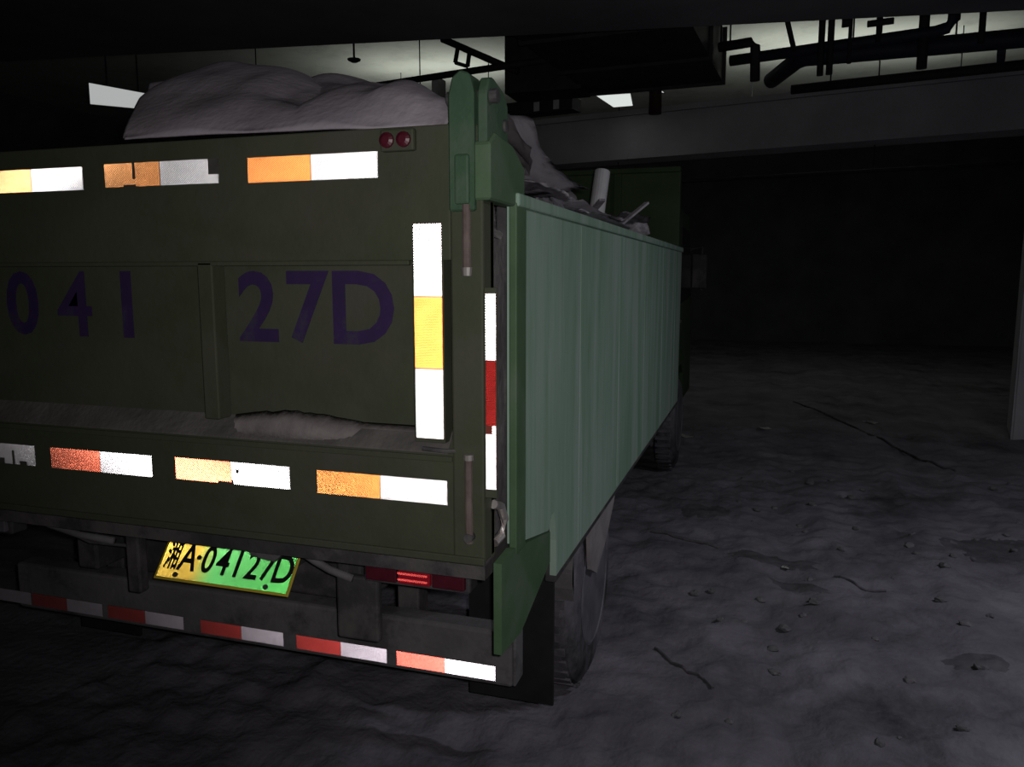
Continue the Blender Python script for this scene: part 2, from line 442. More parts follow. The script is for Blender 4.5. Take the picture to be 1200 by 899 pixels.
# --- hinge lugs, hinge blocks and locking gear, right and left
for s, xr in ((1, XR), (-1, XL)):
    def sx(d): return xr - s * d          # distance inwards from the end of the tailgate
    bm = bm_new()
    prof = [(sx(0.080), 1.90), (sx(0.080), 2.165), (sx(0.070), 2.205), (sx(0.050), 2.220), (sx(0.028), 2.212), (sx(0.016), 2.17), (sx(0.016), 1.90)]
    extrude_xz(bm, prof, Y0 - 0.022, Y0 + 0.06)
    bmesh.ops.bevel(bm, geom=bm.edges[:], offset=0.004, segments=1, affect='EDGES')
    lg = obj('hinge_lug', bm, M['lug'], truck)
    bm = bm_new(); tube(bm, [(sx(0.095), Y0 + 0.02, 2.165), (sx(-0.03), Y0 + 0.02, 2.165)], 0.017, 12); obj('hinge_pin', bm, M['steel'], lg)
    bm = bm_new()
    poly = [(Y0 - 0.01, 2.02), (Y0 - 0.01, 2.17), (Y0 + 0.01, 2.205), (Y0 + 0.04, 2.212), (Y0 + 0.12, 2.195), (Y0 + 0.15, 2.165), (Y0 + 0.155, 2.02)]
    extrude_yz(bm, poly, sx(0.012), sx(-0.012))
    bmesh.ops.bevel(bm, geom=bm.edges[:], offset=0.004, segments=1, affect='EDGES')
    pl = obj('hinge_plate', bm, M['lug'], truck)
    bm = bm_new(); tube(bm, [(sx(-0.010), Y0 + 0.125, 2.115), (sx(-0.018), Y0 + 0.125, 2.115)], 0.016, 12); obj('bolt', bm, M['steel'], pl)
    bm = bm_new()
    poly = [(Y0 - 0.015, 1.925), (Y0 - 0.015, 2.055), (Y0 + 0.03, 2.085), (Y0 + 0.16, 2.075), (Y0 + 0.265, 2.03), (Y0 + 0.265, 1.925)]
    extrude_yz(bm, poly, sx(0.020), sx(-0.022))
    bmesh.ops.bevel(bm, geom=bm.edges[:], offset=0.005, segments=1, affect='EDGES')
    obj('hinge_block', bm, M['post'], truck)
    kn = obj('hinge_knuckle', boxm(min(sx(0.026), sx(0.064)), max(sx(0.026), sx(0.064)), Y0 - 0.030, Y0 - 0.004, 1.915, 2.03, 0.006), M['lug'], truck)
    bm = bm_new(); tube(bm, [(sx(0.036), Y0 - 0.02, 1.915), (sx(0.036), Y0 - 0.02, 1.765)], 0.010, 10); obj('locking_rod', bm, M['rust'], truck)
    bm = bm_new(); tube(bm, [(sx(0.036), Y0 - 0.02, 1.768), (sx(0.036), Y0 - 0.02, 1.748)], [0.013, 0.011], 10); obj('rod_end', bm, M['bright'], truck)
    bm = bm_new(); tube(bm, [(sx(0.036), Y0 - 0.018, 1.300), (sx(0.036), Y0 - 0.018, 1.085)], 0.010, 10); rd = obj('lower_rod', bm, M['rust'], truck)
    bm = bm_new(); tube(bm, [(sx(0.036), Y0 - 0.018, 1.312), (sx(0.036), Y0 - 0.018, 1.298)], 0.013, 10); obj('rod_cap', bm, M['bright'], rd)
    bm = bm_new(); tube(bm, [(sx(0.036), Y0 - 0.030, 1.10), (sx(0.036), Y0 + 0.0, 1.10)], 0.012, 10); obj('rod_clip', bm, M['steel'], rd)
    # hook at the foot of the corner post
    bm = bm_new(); tube(bm, [(sx(-0.005), Y0 + 0.05, 1.17), (sx(-0.008), Y0 + 0.10, 1.15), (sx(-0.010), Y0 + 0.125, 1.11), (sx(-0.008), Y0 + 0.105, 1.07), (sx(0), Y0 + 0.07, 1.06)], 0.012, 8)
    obj('latch_hook', bm, M['bright'], truck)
    bm = bm_new(); tube(bm, [(sx(0.0), Y0 + 0.05, 1.31), (sx(0.10), Y0 - 0.012, 1.315), (sx(0.16), Y0 - 0.014, 1.318)], 0.006, 8)
    obj('latch_bar', bm, M['steel'], truck)

# --- box sides, floor, headboard
SR = -0.62; SL = -2.88; YR, YF = 1.972, 6.30; ZB, ZT = 0.757, 1.955
for x0, x1, nm in ((SR - 0.022, SR, 'right'), (SL, SL + 0.022, 'left')):
    bm = bm_new()
    extrude_yz(bm, [(YR, 1.02), (2.33, 0.945), (2.365, 0.985), (2.405, 0.985), (2.43, 0.88), (2.43, ZB), (YF, ZB), (YF, ZT - 0.03), (YR, ZT - 0.03)], x0, x1)
    sd = obj('side_panel', bm, M['side'], truck)
    o = 0.006 if nm == 'right' else -0.006
    obj('top_rail', boxm(x0 - 0.012, x1 + 0.012, YR, YF, ZT - 0.03, ZT + 0.005, 0.006), M['side'], sd)
    obj('rear_post', boxm(x0 + o, x1 + o, YR - 0.004, YR + 0.085, 0.99, ZT - 0.02, 0.004), M['post'], sd)
    # lower corner plate under the rear post
    bm = bm_new()
    extrude_yz(bm, [(1.845, 0.760), (1.845, 1.010), (1.95, 1.015), (2.335, 0.940), (2.335, 0.840), (2.02, 0.745)], x0 + (0.004 if nm == 'right' else -0.004), x1 + (0.004 if nm == 'right' else -0.004))
    obj('corner_plate', bm, M['post'], sd)
    obj('bottom_rail', boxm(x0 - 0.02, x1 - 0.003 if nm == 'right' else x1, 2.44, YF, ZB - 0.03, ZB + 0.03, 0.006), M['steel'], sd)
    xi = (x0 - 0.06, x0) if nm == 'right' else (x1, x1 + 0.06)
    obj('inner_post', boxm(xi[0], xi[1], 2.06, 2.12, 1.0, ZT - 0.02, 0.004), M['steel'], sd)
    # faint pressed seams between the side sheets
    for y in (2.75, 3.55, 4.35, 5.15, 5.9):
        xx = (x1, x1 + 0.002) if nm == 'right' else (x0 - 0.002, x0)
        obj('seam', boxm(xx[0] - 0.001, xx[1], y, y + 0.05, ZB + 0.01, ZT - 0.035, 0.0015), M['side'], sd)
obj('bed_floor', boxm(SL + 0.05, SR - 0.05, Y0 + 0.08, YF, 0.95, 1.03), M['steel'], truck)
hb = obj('headboard', boxm(SL, SR - 0.02, YF - 0.05, YF, 0.80, 2.55, 0.006), M['head'], truck)
obj('headboard_cap', boxm(SL, SR - 0.02, YF - 0.075, YF + 0.02, 2.53, 2.57, 0.006), M['head'], hb)
for x in (-2.4, -1.75, -1.12):
    obj('headboard_rib', boxm(x - 0.03, x + 0.03, YF - 0.075, YF - 0.05, 1.9, 2.53, 0.004), M['head'], hb)

# --- reflective tapes
SEG = 0.1875; TH = 0.063
def tape_h(x0, z_top, y, wear='tape', seg=SEG, h=TH, order=('red', 'white'), holes=None, label=None):
    """Two-segment tape on a rear-facing plane y; x0 is its left end."""
    n = len(order); holes = holes or {}
    back = obj('reflective_tape', boxm(x0, x0 + seg * n, y - 0.0012, y, z_top - h, z_top), M['film'], truck)
    if label: back['label'] = label
    for k, c in enumerate(order):
        place(c + '_segment', prism(seg - 0.001, h, wear + '_' + c, holes.get(c, ())), (x0 + seg * (k + 0.5), y - 0.0012, z_top - h / 2), None, back)
    return back
tape_h(-2.206, 2.050, Y0)
tape_h(-1.754, 2.053, Y0, holes={'red': ((0.002, 0.011, -0.012, 0.04), (-0.03, 0.012, -0.04, -0.026)), 'white': ((0.062, 0.1, -0.008, 0.04),)}, label='reflective tape with a crack and a torn corner')
tape_h(-1.289, 2.050, Y0)
tape_h(-2.466, 1.236, Y0 - 0.0005, 'worn', holes={'white': ((0.0, 0.012, -0.04, 0.012), (-0.06, -0.03, -0.04, -0.014), (0.03, 0.06, -0.04, -0.02))})
tape_h(-2.030, 1.236, Y0 - 0.0005, 'worn')
tape_h(-1.573, 1.238, Y0 - 0.0005, 'worn', holes={'red': ((0.05, 0.1, -0.04, -0.024),), 'white': ((-0.1, -0.086, -0.04, -0.02), (-0.078, -0.07, 0.0, 0.012))})
tape_h(-1.115, 1.236, Y0 - 0.0005)
# upright tape on the tailgate: white, red, white
def tape_v(loc_x, z_top, y, name='reflective_tape', seg=0.178, w=0.075):
    back = obj(name, boxm(loc_x, loc_x + w, y - 0.0012, y, z_top - 3 * seg, z_top), M['film_red'], truck)
    for k, c in enumerate(('white', 'red', 'white')):
        o = place(c + '_segment', prism(seg - 0.001, w, 'tape_' + c), (loc_x + w / 2, y - 0.0012, z_top - seg * (k + 0.5)), None, back)
        o.rotation_euler = (0, R(90), 0)
    return back
# stands a little proud on a steel strap that bridges the recessed panel
obj('tape_strap', boxm(-0.826, -0.744, Y0 - 0.002, Y0 + 0.05, 1.332, 1.785, 0.001), M['gate'], gate)
tape_v(-0.822, 1.875, Y0 - 0.0025)
# narrow tape on a flange that stands out from the end of the tailgate
obj('end_flange', boxm(XR - 0.004, XR + 0.030, Y0 + 0.004, Y0 + 0.010, 1.20, 1.72, 0.001), M['gate'], gate)
back = obj('reflective_tape', boxm(XR + 0.002, XR + 0.029, Y0 + 0.0028, Y0 + 0.004, 1.222, 1.706), M['film_red'], truck)
for k, (c, w_) in enumerate((('white', 'tape_white'), ('red', 'muddy_red'), ('white', 'worn_white'))):
    hl = () if k < 2 else ((-0.085, -0.06, -0.02, 0.002),)
    o = place(c + '_segment', prism(0.1605, 0.027, w_, hl), (XR + 0.0155, Y0 + 0.0028, 1.706 - 0.1613 * (k + 0.5)), None, back)
    o.rotation_euler = (0, R(90), 0)

# --- under-run bumper with its tapes
YB = 2.25
bp = obj('bumper', boxm(-2.785, -0.715, YB, YB + 0.09, 0.435, 0.620, 0.012), M['bumper'], truck)
for x in (-2.38, -1.12):
    obj('bumper_bracket', boxm(x - 0.04, x + 0.04, YB + 0.09, YB + 0.17, 0.45, 0.95, 0.006), M['steel'], bp)
obj('end_cap', boxm(-0.716, -0.706, YB + 0.004, YB + 0.086, 0.440, 0.615, 0.004), M['bumper'], bp)
for k, x1 in enumerate((-0.772, -1.158, -1.560, -1.985, -2.360, -2.715)):
    tape_h(x1 - 0.35, 0.503, YB - 0.0005, 'scuffed' if k == 0 else 'muddy', seg=0.175, h=0.05)
# --- chassis, lamps, plate, brackets
for x in (-2.28, -1.22):
    obj('chassis_rail', boxm(x - 0.045, x + 0.045, 2.12, 8.2, 0.70, 0.93, 0.01), M['steel'], truck)
cm = obj('cross_member', boxm(-2.235, -1.265, 2.24, 2.32, 0.66, 0.90, 0.01), M['steel'], truck)
obj('tow_bracket', boxm(-1.19, -1.05, 1.99, 2.02, 0.66, 0.86, 0.008), M['steel'], truck)
bm = bm_new(); extrude_xz(bm, [(-1.52, 1.035), (-1.30, 1.035), (-1.305, 0.955), (-1.36, 0.90), (-1.44, 0.91)], 1.93, 1.95)
obj('plate_gusset', bm, M['bumper'], truck)
obj('upright_strut', boxm(-1.945, -1.895, 1.96, 2.0, 0.72, 1.03, 0.006), M['steel'], truck)
obj('rear_sill', boxm(-2.80, -0.70, 1.90, 1.99, 0.955, 1.03, 0.006), M['steel'], truck)
def cable(pts, r=0.008, mat='steel'):
    bm = bm_new(); tube(bm, pts, r, 8); obj('cable', bm, M[mat], truck, smooth=True)
cable([(-1.30, 1.97, 0.93), (-1.25, 1.975, 0.90), (-1.20, 1.98, 0.875), (-1.13, 1.985, 0.855)], 0.012, 'bumper')
cable([(-2.36, 1.95, 0.96), (-2.25, 1.955, 0.92), (-2.13, 1.96, 0.895), (-2.0, 1.97, 0.885)], 0.012, 'bumper')
cable([(-2.30, 1.97, 0.93), (-2.1, 1.97, 0.87), (-1.95, 1.98, 0.87)], 0.006)
# tail lamps, three chambers each
for x0 in (-1.075, -2.755):
    hs = obj('tail_lamp', boxm(x0, x0 + 0.33, 1.955, 2.02, 0.865, 0.965, 0.008), M['steel'], truck)
    for k in range(3):
        a = x0 + 0.012 + k * 0.104
        ln = obj('lamp_lens', boxm(a, a + 0.098, 1.940, 1.958, 0.878, 0.955, 0.004), M['rubber' if x0 < -2 else 'lens_red' if k == 1 else 'lens_dark'], hs)
for x0 in (-0.965,):                 # cat's-eye strips on the middle chamber (none on the left lamp, its lenses are dark)
    pan = [o for o in truck.children if o.name.startswith('tail_lamp')][0]
    for i in range(4):
        place('reflector_strip', prism(0.094, 0.007, 'muddy_red'), (x0 + 0.052, 1.9385, 0.946 - 0.018 * i), None, pan)
# wheels: twin rear wheels and single front wheels
def wheel(cx, cy, out, w=0.19, r=0.43):
    bm = bm_new(); d = out
    prof = [(-w / 2, 0.26), (-w / 2, 0.33), (-w / 2 + 0.006, 0.37), (-w / 2 + 0.028, 0.412), (-w / 2 + 0.05, r), (0, r + 0.003), (w / 2 - 0.05, r), (w / 2 - 0.028, 0.412), (w / 2 - 0.006, 0.37), (w / 2, 0.33), (w / 2, 0.26)]
    lathe_x(bm, prof, cx, cy, r - 0.005, 48)
    t = obj('wheel', bm, M['rubber'], truck, smooth=False)
    bm = bm_new(); lathe_x(bm, [(d * (w / 2 + 0.001), 0.262), (d * (w / 2 + 0.006), 0.250), (d * (w / 2 - 0.05), 0.225), (d * (w / 2 - 0.07), 0.12), (d * (w / 2 - 0.01), 0.10), (d * (w / 2), 0.06)], cx, cy, r - 0.005, 32)
    obj('rim', bm, M['rim'], t, smooth=False)
    lugs = bm_new()
    for k in range(6):
        an = 2 * math.pi * k / 6
        nb = bm_new(); tube(nb, [(cx + d * (w / 2 - 0.075), cy + 0.16 * math.cos(an), r + 0.16 * math.sin(an)), (cx + d * (w / 2 - 0.045), cy + 0.16 * math.cos(an), r + 0.16 * math.sin(an))], 0.014, 6)
        obj('lug_nut', nb, M['steel'], t)
    lugs.free()
    for k in range(40):            # tread blocks
        an = 2 * math.pi * k / 40
        nb = bm_new(); box(nb, cx - w / 2 + 0.03, cx + w / 2 - 0.03, -0.017, 0.017, r - 0.004, r + 0.006)
        bmesh.ops.transform(nb, matrix=Matrix.Translation((0, cy, r - 0.005)) @ Matrix.Rotation(an, 4, 'X'), verts=nb.verts[:])
        obj('tread_block', nb, M['rubber'], t)
    return t
YW = 3.22
for cx, out in ((-0.745, 1), (-2.755, -1)):
    wheel(cx, YW, out)
for cx, out in ((-0.965, 1), (-2.535, -1)): wheel(cx, YW, out)
for cx, out in ((-0.78, 1), (-2.72, -1)): wheel(cx, 7.15, out)
for y in (YW, 7.15):
    bm = bm_new(); tube(bm, [(-2.58, y, 0.43), (-0.92, y, 0.43)], 0.065, 14); ax = obj('axle', bm, M['steel'], truck)
    if y == YW:
        bm = bm_new(); bmesh.ops.create_uvsphere(bm, u_segments=18, v_segments=10, radius=0.17, matrix=Matrix.Translation((-1.75, y, 0.43))); obj('differential', bm, M['steel'], ax, smooth=True)
for x0, x1 in ((-0.99, -0.665), (-2.835, -2.51)):
    fp = obj('mud_flap', boxm(x0, x1, 2.58, 2.592, 0.20, 0.78, 0.003), M['flap'], truck)
    obj('flap_bar', boxm(x0 - 0.1, x1, 2.592, 2.625, 0.74, 0.78, 0.004), M['steel'], fp)
# mudguard over the rear wheel, ending low behind it
for x0, x1 in ((-0.86, -0.632), (-2.868, -2.64)):
    bm = bm_new(); pts = []
    for k in range(13):
        t = R(200 - 12 * k); pts.append((YW + 0.50 * math.cos(t), 0.43 + 0.28 * max(math.sin(t), -0.4)))
    outer = [(y, max(z, 0.43) if False else z) for y, z in pts]
    poly = outer + [(y - 0.0, z + 0.018) for y, z in reversed(outer)]
    extrude_yz(bm, poly, x0, x1)
    bmesh.ops.translate(bm, verts=bm.verts[:], vec=(0, 0, 0.20))
    obj('mudguard', bm, M['bumper'], truck)
for x0, x1 in ((-0.640, -0.624), (-2.876, -2.860)):
    bm = bm_new(); extrude_yz(bm, [(2.98, 0.752), (3.02, 0.56), (3.14, 0.50), (3.34, 0.58), (3.52, 0.70), (3.56, 0.752)], x0, x1)
    obj('mudguard_skirt', bm, M['skirt'], truck)
# cab in front of the box
bm = bm_new()
extrude_yz(bm, [(6.48, 0.62), (6.48, 2.22), (6.62, 2.34), (7.75, 2.32), (8.22, 1.55), (8.30, 1.40), (8.32, 0.55), (7.62, 0.55), (7.55, 0.85), (7.35, 0.97), (6.95, 0.97), (6.75, 0.85), (6.68, 0.62)], -2.80, -0.70)
bmesh.ops.bevel(bm, geom=bm.edges[:], offset=0.03, segments=2, affect='EDGES')
cab = obj('cab', bm, M['head'], truck)
for x in (-2.805, -0.695):
    bm = bm_new(); extrude_yz(bm, [(7.0, 1.50), (7.0, 2.16), (7.70, 2.15), (8.05, 1.55)], x - 0.008, x + 0.008)
    obj('side_window', bm, M['glass'], cab)
    sgn = 1 if x > -1.5 else -1
    obj('door_handle', boxm(x - 0.012, x + 0.012, 7.05, 7.18, 1.33, 1.36, 0.004), M['steel'], cab)
    bm = bm_new(); tube(bm, [(x - 0.01 * sgn, 8.0, 2.0), (x + 0.1 * sgn, 8.05, 2.02), (x + 0.1 * sgn, 8.05, 1.6)], 0.012, 8)
    box(bm, x + 0.03 * sgn - 0.02, x + 0.10 * sgn + 0.05, 8.02, 8.06, 1.62, 1.95, 0.01)
    obj('mirror', bm, M['steel'], cab)
bm = bm_new()
a = [bm.verts.new(p) for p in ((-2.68, 7.79, 2.28), (-0.82, 7.79, 2.28), (-0.82, 8.235, 1.56), (-2.68, 8.235, 1.56))]
bm.faces.new(a); bmesh.ops.solidify(bm, geom=bm.faces[:], thickness=0.012)
obj('windscreen', bm, M['glass'], cab)

# --- licence plate, leaning back under the tailgate
def plate_mat():
    m, nt, b = new_mat('plate_sheeting'); N = nt.nodes.new; L = nt.links.new
    tc = N('ShaderNodeTexCoord'); sp = N('ShaderNodeSeparateXYZ'); L(tc.outputs['Object'], sp.inputs[0])
    mr = N('ShaderNodeMapRange'); mr.inputs['From Min'].default_value = -0.245; mr.inputs['From Max'].default_value = 0.245
    L(sp.outputs['X'], mr.inputs['Value'])
    r = N('ShaderNodeValToRGB'); e = r.color_ramp.elements
    e[0].position = 0.26; e[0].color = (0.90, 0.72, 0.24, 1)
    e[1].position = 0.42; e[1].color = (0.44, 0.90, 0.46, 1)
    L(mr.outputs[0], r.inputs['Fac']); L(r.outputs['Color'], b.inputs['Base Color'])
    b.inputs['Metallic'].default_value = 1.0; b.inputs['Roughness'].default_value = 0.22
    return m
PW, PH = 0.49, 0.15
pc = Vector((-1.606, 2.03, 0.778))
rot = Matrix.Rotation(R(-38), 4, 'X')       # top leans away
def pl_obj(name, me, loc, mat, parent):
    o = place(name, me, loc, mat); ABS[o.name] = Vector(loc)
    return o
yellow = noise_mat('plate_rim', (0.55, 0.42, 0.05), (0.62, 0.48, 0.06), 10, 0.5)
bm = bm_new(); box(bm, -PW / 2 - 0.008, PW / 2 + 0.008, 0, 0.004, -PH / 2 - 0.008, PH / 2 + 0.008, 0.0015)
me = bpy.data.meshes.new('license_plate'); bmesh.ops.recalc_face_normals(bm, faces=bm.faces[:]); bm.to_mesh(me); bm.free()
plate = place('license_plate', me, pc + Vector((0, 0, PH / 2 * 0.78)), yellow, truck)
plate.rotation_euler = (R(-38), 0, 0)
plate['label'] = 'leaning yellow and green licence plate'
def on_plate(name, me, x, z, mat, dy=-0.001):
    if mat and not me.materials: me.materials.append(mat)
    o = bpy.data.objects.new(name, me); COL.objects.link(o); o.parent = plate; o.location = (x, dy, z); return o
me = prism_mesh(PW, PH); me.materials.append(plate_mat())
on_plate('plate_sheeting', me, 0, 0, None)
xch = (-0.205, -0.142, -0.066, -0.010, 0.046, 0.102, 0.158, 0.214)
for ch, x in zip('湘A04127D', xch):
    me = glyph_mesh(ch, 0.090 if ch != '湘' else 0.092, bold=0.012)
    for v in me.vertices: v.co.x *= 0.78 if ch != '湘' else 0.55
    on_plate('plate_character', me, x, -0.002, M['black'], -0.0065)
bm = bm_new(); tube(bm, [(0, 0, 0), (0, -0.006, 0)], 0.007, 10); me = bpy.data.meshes.new('plate_dot'); bm.to_mesh(me); bm.free()
on_plate('plate_dot', me, -0.104, 0, M['black'], -0.004)
for x in (-0.17, 0.17):
    bm = bm_new(); tube(bm, [(0, 0.0, 0), (0, -0.006, 0)], 0.008, 8); me = bpy.data.meshes.new('plate_screw'); bm.to_mesh(me); bm.free()
    on_plate('plate_screw', me, x, -0.064, M['steel'], -0.004)
obj('plate_bracket', boxm(-1.80, -1.42, 2.12, 2.24, 0.80, 0.86, 0.004), M['steel'], truck)

# ================================================================== LOAD
random.seed(11)
# rubble filling the box
bm = bm_new(); nx, ny = 52, 110
gr = []
for j in range(ny + 1):
    y = 1.875 + (6.22 - 1.875) * j / ny; row = []
    for i in range(nx + 1):
        x = -2.83 + (2.15) * i / nx
        e = min(i, nx - i) / nx
        z = 1.86 + 0.16 * min(1, e * 5) + 0.07 * noise.noise(Vector((x * 3, y * 3, 1))) + 0.06 * noise.noise(Vector((x * 8, y * 8, 3))) + 0.03 * noise.noise(Vector((x * 19, y * 19, 5)))
        row.append(bm.verts.new((x, y, z)))
    gr.append(row)
for a, b in zip(gr, gr[1:]):
    for i in range(nx): bm.faces.new((a[i], a[i + 1], b[i + 1], b[i]))
bd = [e for e in bm.edges if e.is_boundary]
r = bmesh.ops.extrude_edge_only(bm, edges=bd)
for v in r['geom']:
    if isinstance(v, bmesh.types.BMVert): v.co.z = 1.04
tag(obj('rubble_heap', bm, M['rubble']), 'grey crushed rubble filling the truck box', 'rubble', kind='stuff')

# tarpaulin thrown over the rear of the load
def interp(pts, x):
    for (x0, z0), (x1, z1) in zip(pts, pts[1:]):
        if x <= x1:
            t = (x - x0) / (x1 - x0); t = t * t * (3 - 2 * t); return z0 + (z1 - z0) * t
    return pts[-1][1]
RIDGE = [(-2.66, 2.10), (-2.25, 2.13), (-2.14, 2.25), (-2.06, 2.34), (-1.95, 2.395), (-1.80, 2.42), (-1.50, 2.415), (-1.22, 2.35), (-0.98, 2.27), (-0.80, 2.20), (-0.73, 2.17)]
FRONT = [(-2.66, 2.115), (-2.0, 2.12), (-1.5, 2.118), (-1.1, 2.112), (-0.74, 2.095)]
def tarp_z(x, y):
    w = min(max((x + 1.35) / 0.5, 0), 1)
    t = min(max((y - 1.805) / (0.62 - 0.42 * w), 0), 1)
    s = math.sin(t * math.pi / 2) ** 0.85
    z = interp(FRONT, x) * (1 - s) + interp(RIDGE, x) * s
    if y > 2.5: z -= 0.10 * (y - 2.5) ** 1.5
    k = min(1, t * 3.0)
    # long creases and soft folds
    u = (x + 0.55 * (y - 1.8)) * 2.6 + 0.5 * noise.noise(Vector((x * 1.5, y * 1.5, 7)))
    z += k * 0.042 * (abs(math.sin(u * 2.1)) ** 0.6 - 0.6)
    u2 = (0.35 * x - y) * 5.5 + 0.9 * noise.noise(Vector((x * 2, y * 2, 17)))
    z += k * 0.026 * math.sin(u2)
    z += k * 0.018 * noise.noise(Vector((x * 6, y * 6, 2)))
    return z
bm = bm_new(); gr = []; nx, ny = 110, 90
for j in range(ny + 1):
    row = []
    for i in range(nx + 1):
        y = 1.802 + 0.95 * (j / ny)
        xa = -1.69 - 0.66 * min(y - 1.802, 0.6); xb = -0.74 - 0.55 * max(0, y - 2.1)
        x = xa + (xb - xa) * i / nx
        y += 0.02 * noise.noise(Vector((x * 5, j * 0.05, 4))) * (1 if j > 0 else 0.2)
        row.append(bm.verts.new((x, y, tarp_z(x, y))))
    gr.append(row)
for a, b in zip(gr, gr[1:]):
    for i in range(nx): bm.faces.new((a[i], a[i + 1], b[i + 1], b[i]))
tp = obj('tarpaulin', bm, M['tarp'], smooth=True)
sm = tp.modifiers.new('thickness', 'SOLIDIFY'); sm.thickness = 0.006; sm.offset = 1
tag(tp, 'creased grey tarpaulin bulging over the tailgate of the truck', 'tarpaulin')

def bent_sheet(name, loc, rot, w, l, curl, mat, label, cat, group=None, th=0.012, ripple=0.0, seed=0):
    """Stiff sheet w x l curled about its long axis, with a ragged edge."""
    bm = bm_new(); gr = []; n, m = 12, 10; rnd = random.Random(seed)
    rag = [rnd.uniform(-0.03, 0.03) for _ in range(m + 1)]
    for j in range(m + 1):
        row = []
        for i in range(n + 1):
            u = i / n - 0.5; v = j / m - 0.5
            a = curl * u
            x = (math.sin(a) / curl * w) if abs(curl) > 1e-3 else u * w
            z = ((1 - math.cos(a)) / curl * w) if abs(curl) > 1e-3 else 0
            row.append(bm.verts.new((x, v * l + (rag[j] * (abs(u) * 2) ** 3 if True else 0), z + ripple * noise.noise(Vector((u * 4, v * 4, seed))))))
        gr.append(row)
    for a, b in zip(gr, gr[1:]):
        for i in range(n): bm.faces.new((a[i], a[i + 1], b[i + 1], b[i]))
    bmesh.ops.solidify(bm, geom=bm.faces[:], thickness=th)
    me = bpy.data.meshes.new(name); bmesh.ops.recalc_face_normals(bm, faces=bm.faces[:]); bm.to_mesh(me); bm.free()
    o = place(name, me, loc, M[mat], None, True)
    o.rotation_euler = tuple(R(t) for t in rot)
    return tag(o, label, cat, group)
bent_sheet('plasterboard_sheet', (-0.85, 2.68, 2.14), (12, 50, -8), 0.38, 0.50, 0.9, 'board', 'pale curled board leaning out of the load behind the hinge lug', 'board', ripple=0.02, seed=1)
bent_sheet('cardboard_sheet', (-0.84, 2.52, 2.20), (-6, 24, 14), 0.26, 0.42, -1.2, 'card', 'brownish crumpled sheet lying uppermost beside the hinge lug', 'sheet', ripple=0.04, seed=2)
bent_sheet('foam_slab', (-0.76, 2.62, 2.035), (0, 8, 4), 0.20, 0.55, 0.3, 'board', 'flat white foam slab resting on the side rail', 'foam', ripple=0.02, seed=3, th=0.03)
bent_sheet('plasterboard_sheet', (-0.80, 3.04, 2.07), (5, 62, 10), 0.20, 0.34, -0.7, 'board', 'small upright white board between the big curled board and the pipe', 'board', ripple=0.02, seed=4)
bent_sheet('plasterboard_sheet', (-0.78, 3.40, 2.03), (0, 22, -15), 0.22, 0.5, 0.6, 'board', 'crumpled white board lying before the foot of the standing pipe', 'board', ripple=0.03, seed=5)
bent_sheet('plasterboard_sheet', (-0.84, 4.72, 2.06), (8, -16, 20), 0.26, 0.6, 0.4, 'board', 'thin torn board lying beyond the standing pipe', 'board', ripple=0.03, seed=6)
bent_sheet('cloth_strip', (-0.69, 3.55, 1.985), (0, 4, 1), 0.10, 1.1, 0.5, 'plastic', 'white strip trailing along the truck side rail', 'strip', ripple=0.012, seed=7, th=0.006)
bm = bm_new(); tube(bm, [(-0.90, 4.32, 2.0), (-0.885, 4.44, 2.32)], 0.043, 18)
pv = obj('plastic_pipe', bm, M['plastic'], smooth=False); tag(pv, 'short white plastic pipe standing up from the rubble', 'pipe')
def rock(name, c, s, mat, label, cat, group, seed):
    bm = bm_new(); bmesh.ops.create_icosphere(bm, subdivisions=2, radius=1.0)
    for v in bm.verts:
        f = 1 + 0.45 * noise.noise(v.co * 1.3 + Vector((seed * 3.7, 0, 0)))
        v.co = Vector((v.co.x * s[0] * f, v.co.y * s[1] * f, v.co.z * s[2] * f))
    me = bpy.data.meshes.new(name); bm.to_mesh(me); bm.free()
    o = place(name, me, c, M[mat]); o.rotation_euler = (0, 0, seed * 1.3)
    return tag(o, label, cat, group)
ORD = ('first', 'second', 'third', 'fourth', 'fifth', 'sixth', 'seventh', 'eighth')
for i, (x, y, z, s) in enumerate(((-0.80, 2.36, 2.02, 0.07), (-1.02, 3.22, 2.11, 0.075), (-0.95, 3.62, 2.06, 0.08), (-1.06, 3.74, 2.11, 0.06), (-1.02, 4.05, 2.12, 0.09), (-0.80, 5.02, 2.05, 0.08), (-1.1, 5.2, 2.11, 0.10), (-0.85, 5.5, 2.05, 0.07))):
    rock('rubble_lump', (x, y, z), (s, s * 1.2, s * 0.8), 'board' if i % 2 else 'rubble', ORD[i] + ' rubble lump along the truck side counted from the tailgate', 'rubble', 'rubble lumps along the truck side', i + 1)
# thin splinters at the pipe's foot
for i, (p, q) in enumerate((((-0.80, 4.38, 2.0), (-0.66, 4.62, 2.16)), ((-0.86, 3.9, 2.02), (-0.74, 3.72, 2.10)))):
    bm = bm_new(); obox(bm, p, q, 0.03, 0.012)
    tag(obj('wood_splinter', bm, M['board']), ('thin pale splinter pointing up right of the white pipe', 'thin pale splinter lying left of the white pipe')[i], 'splinter')

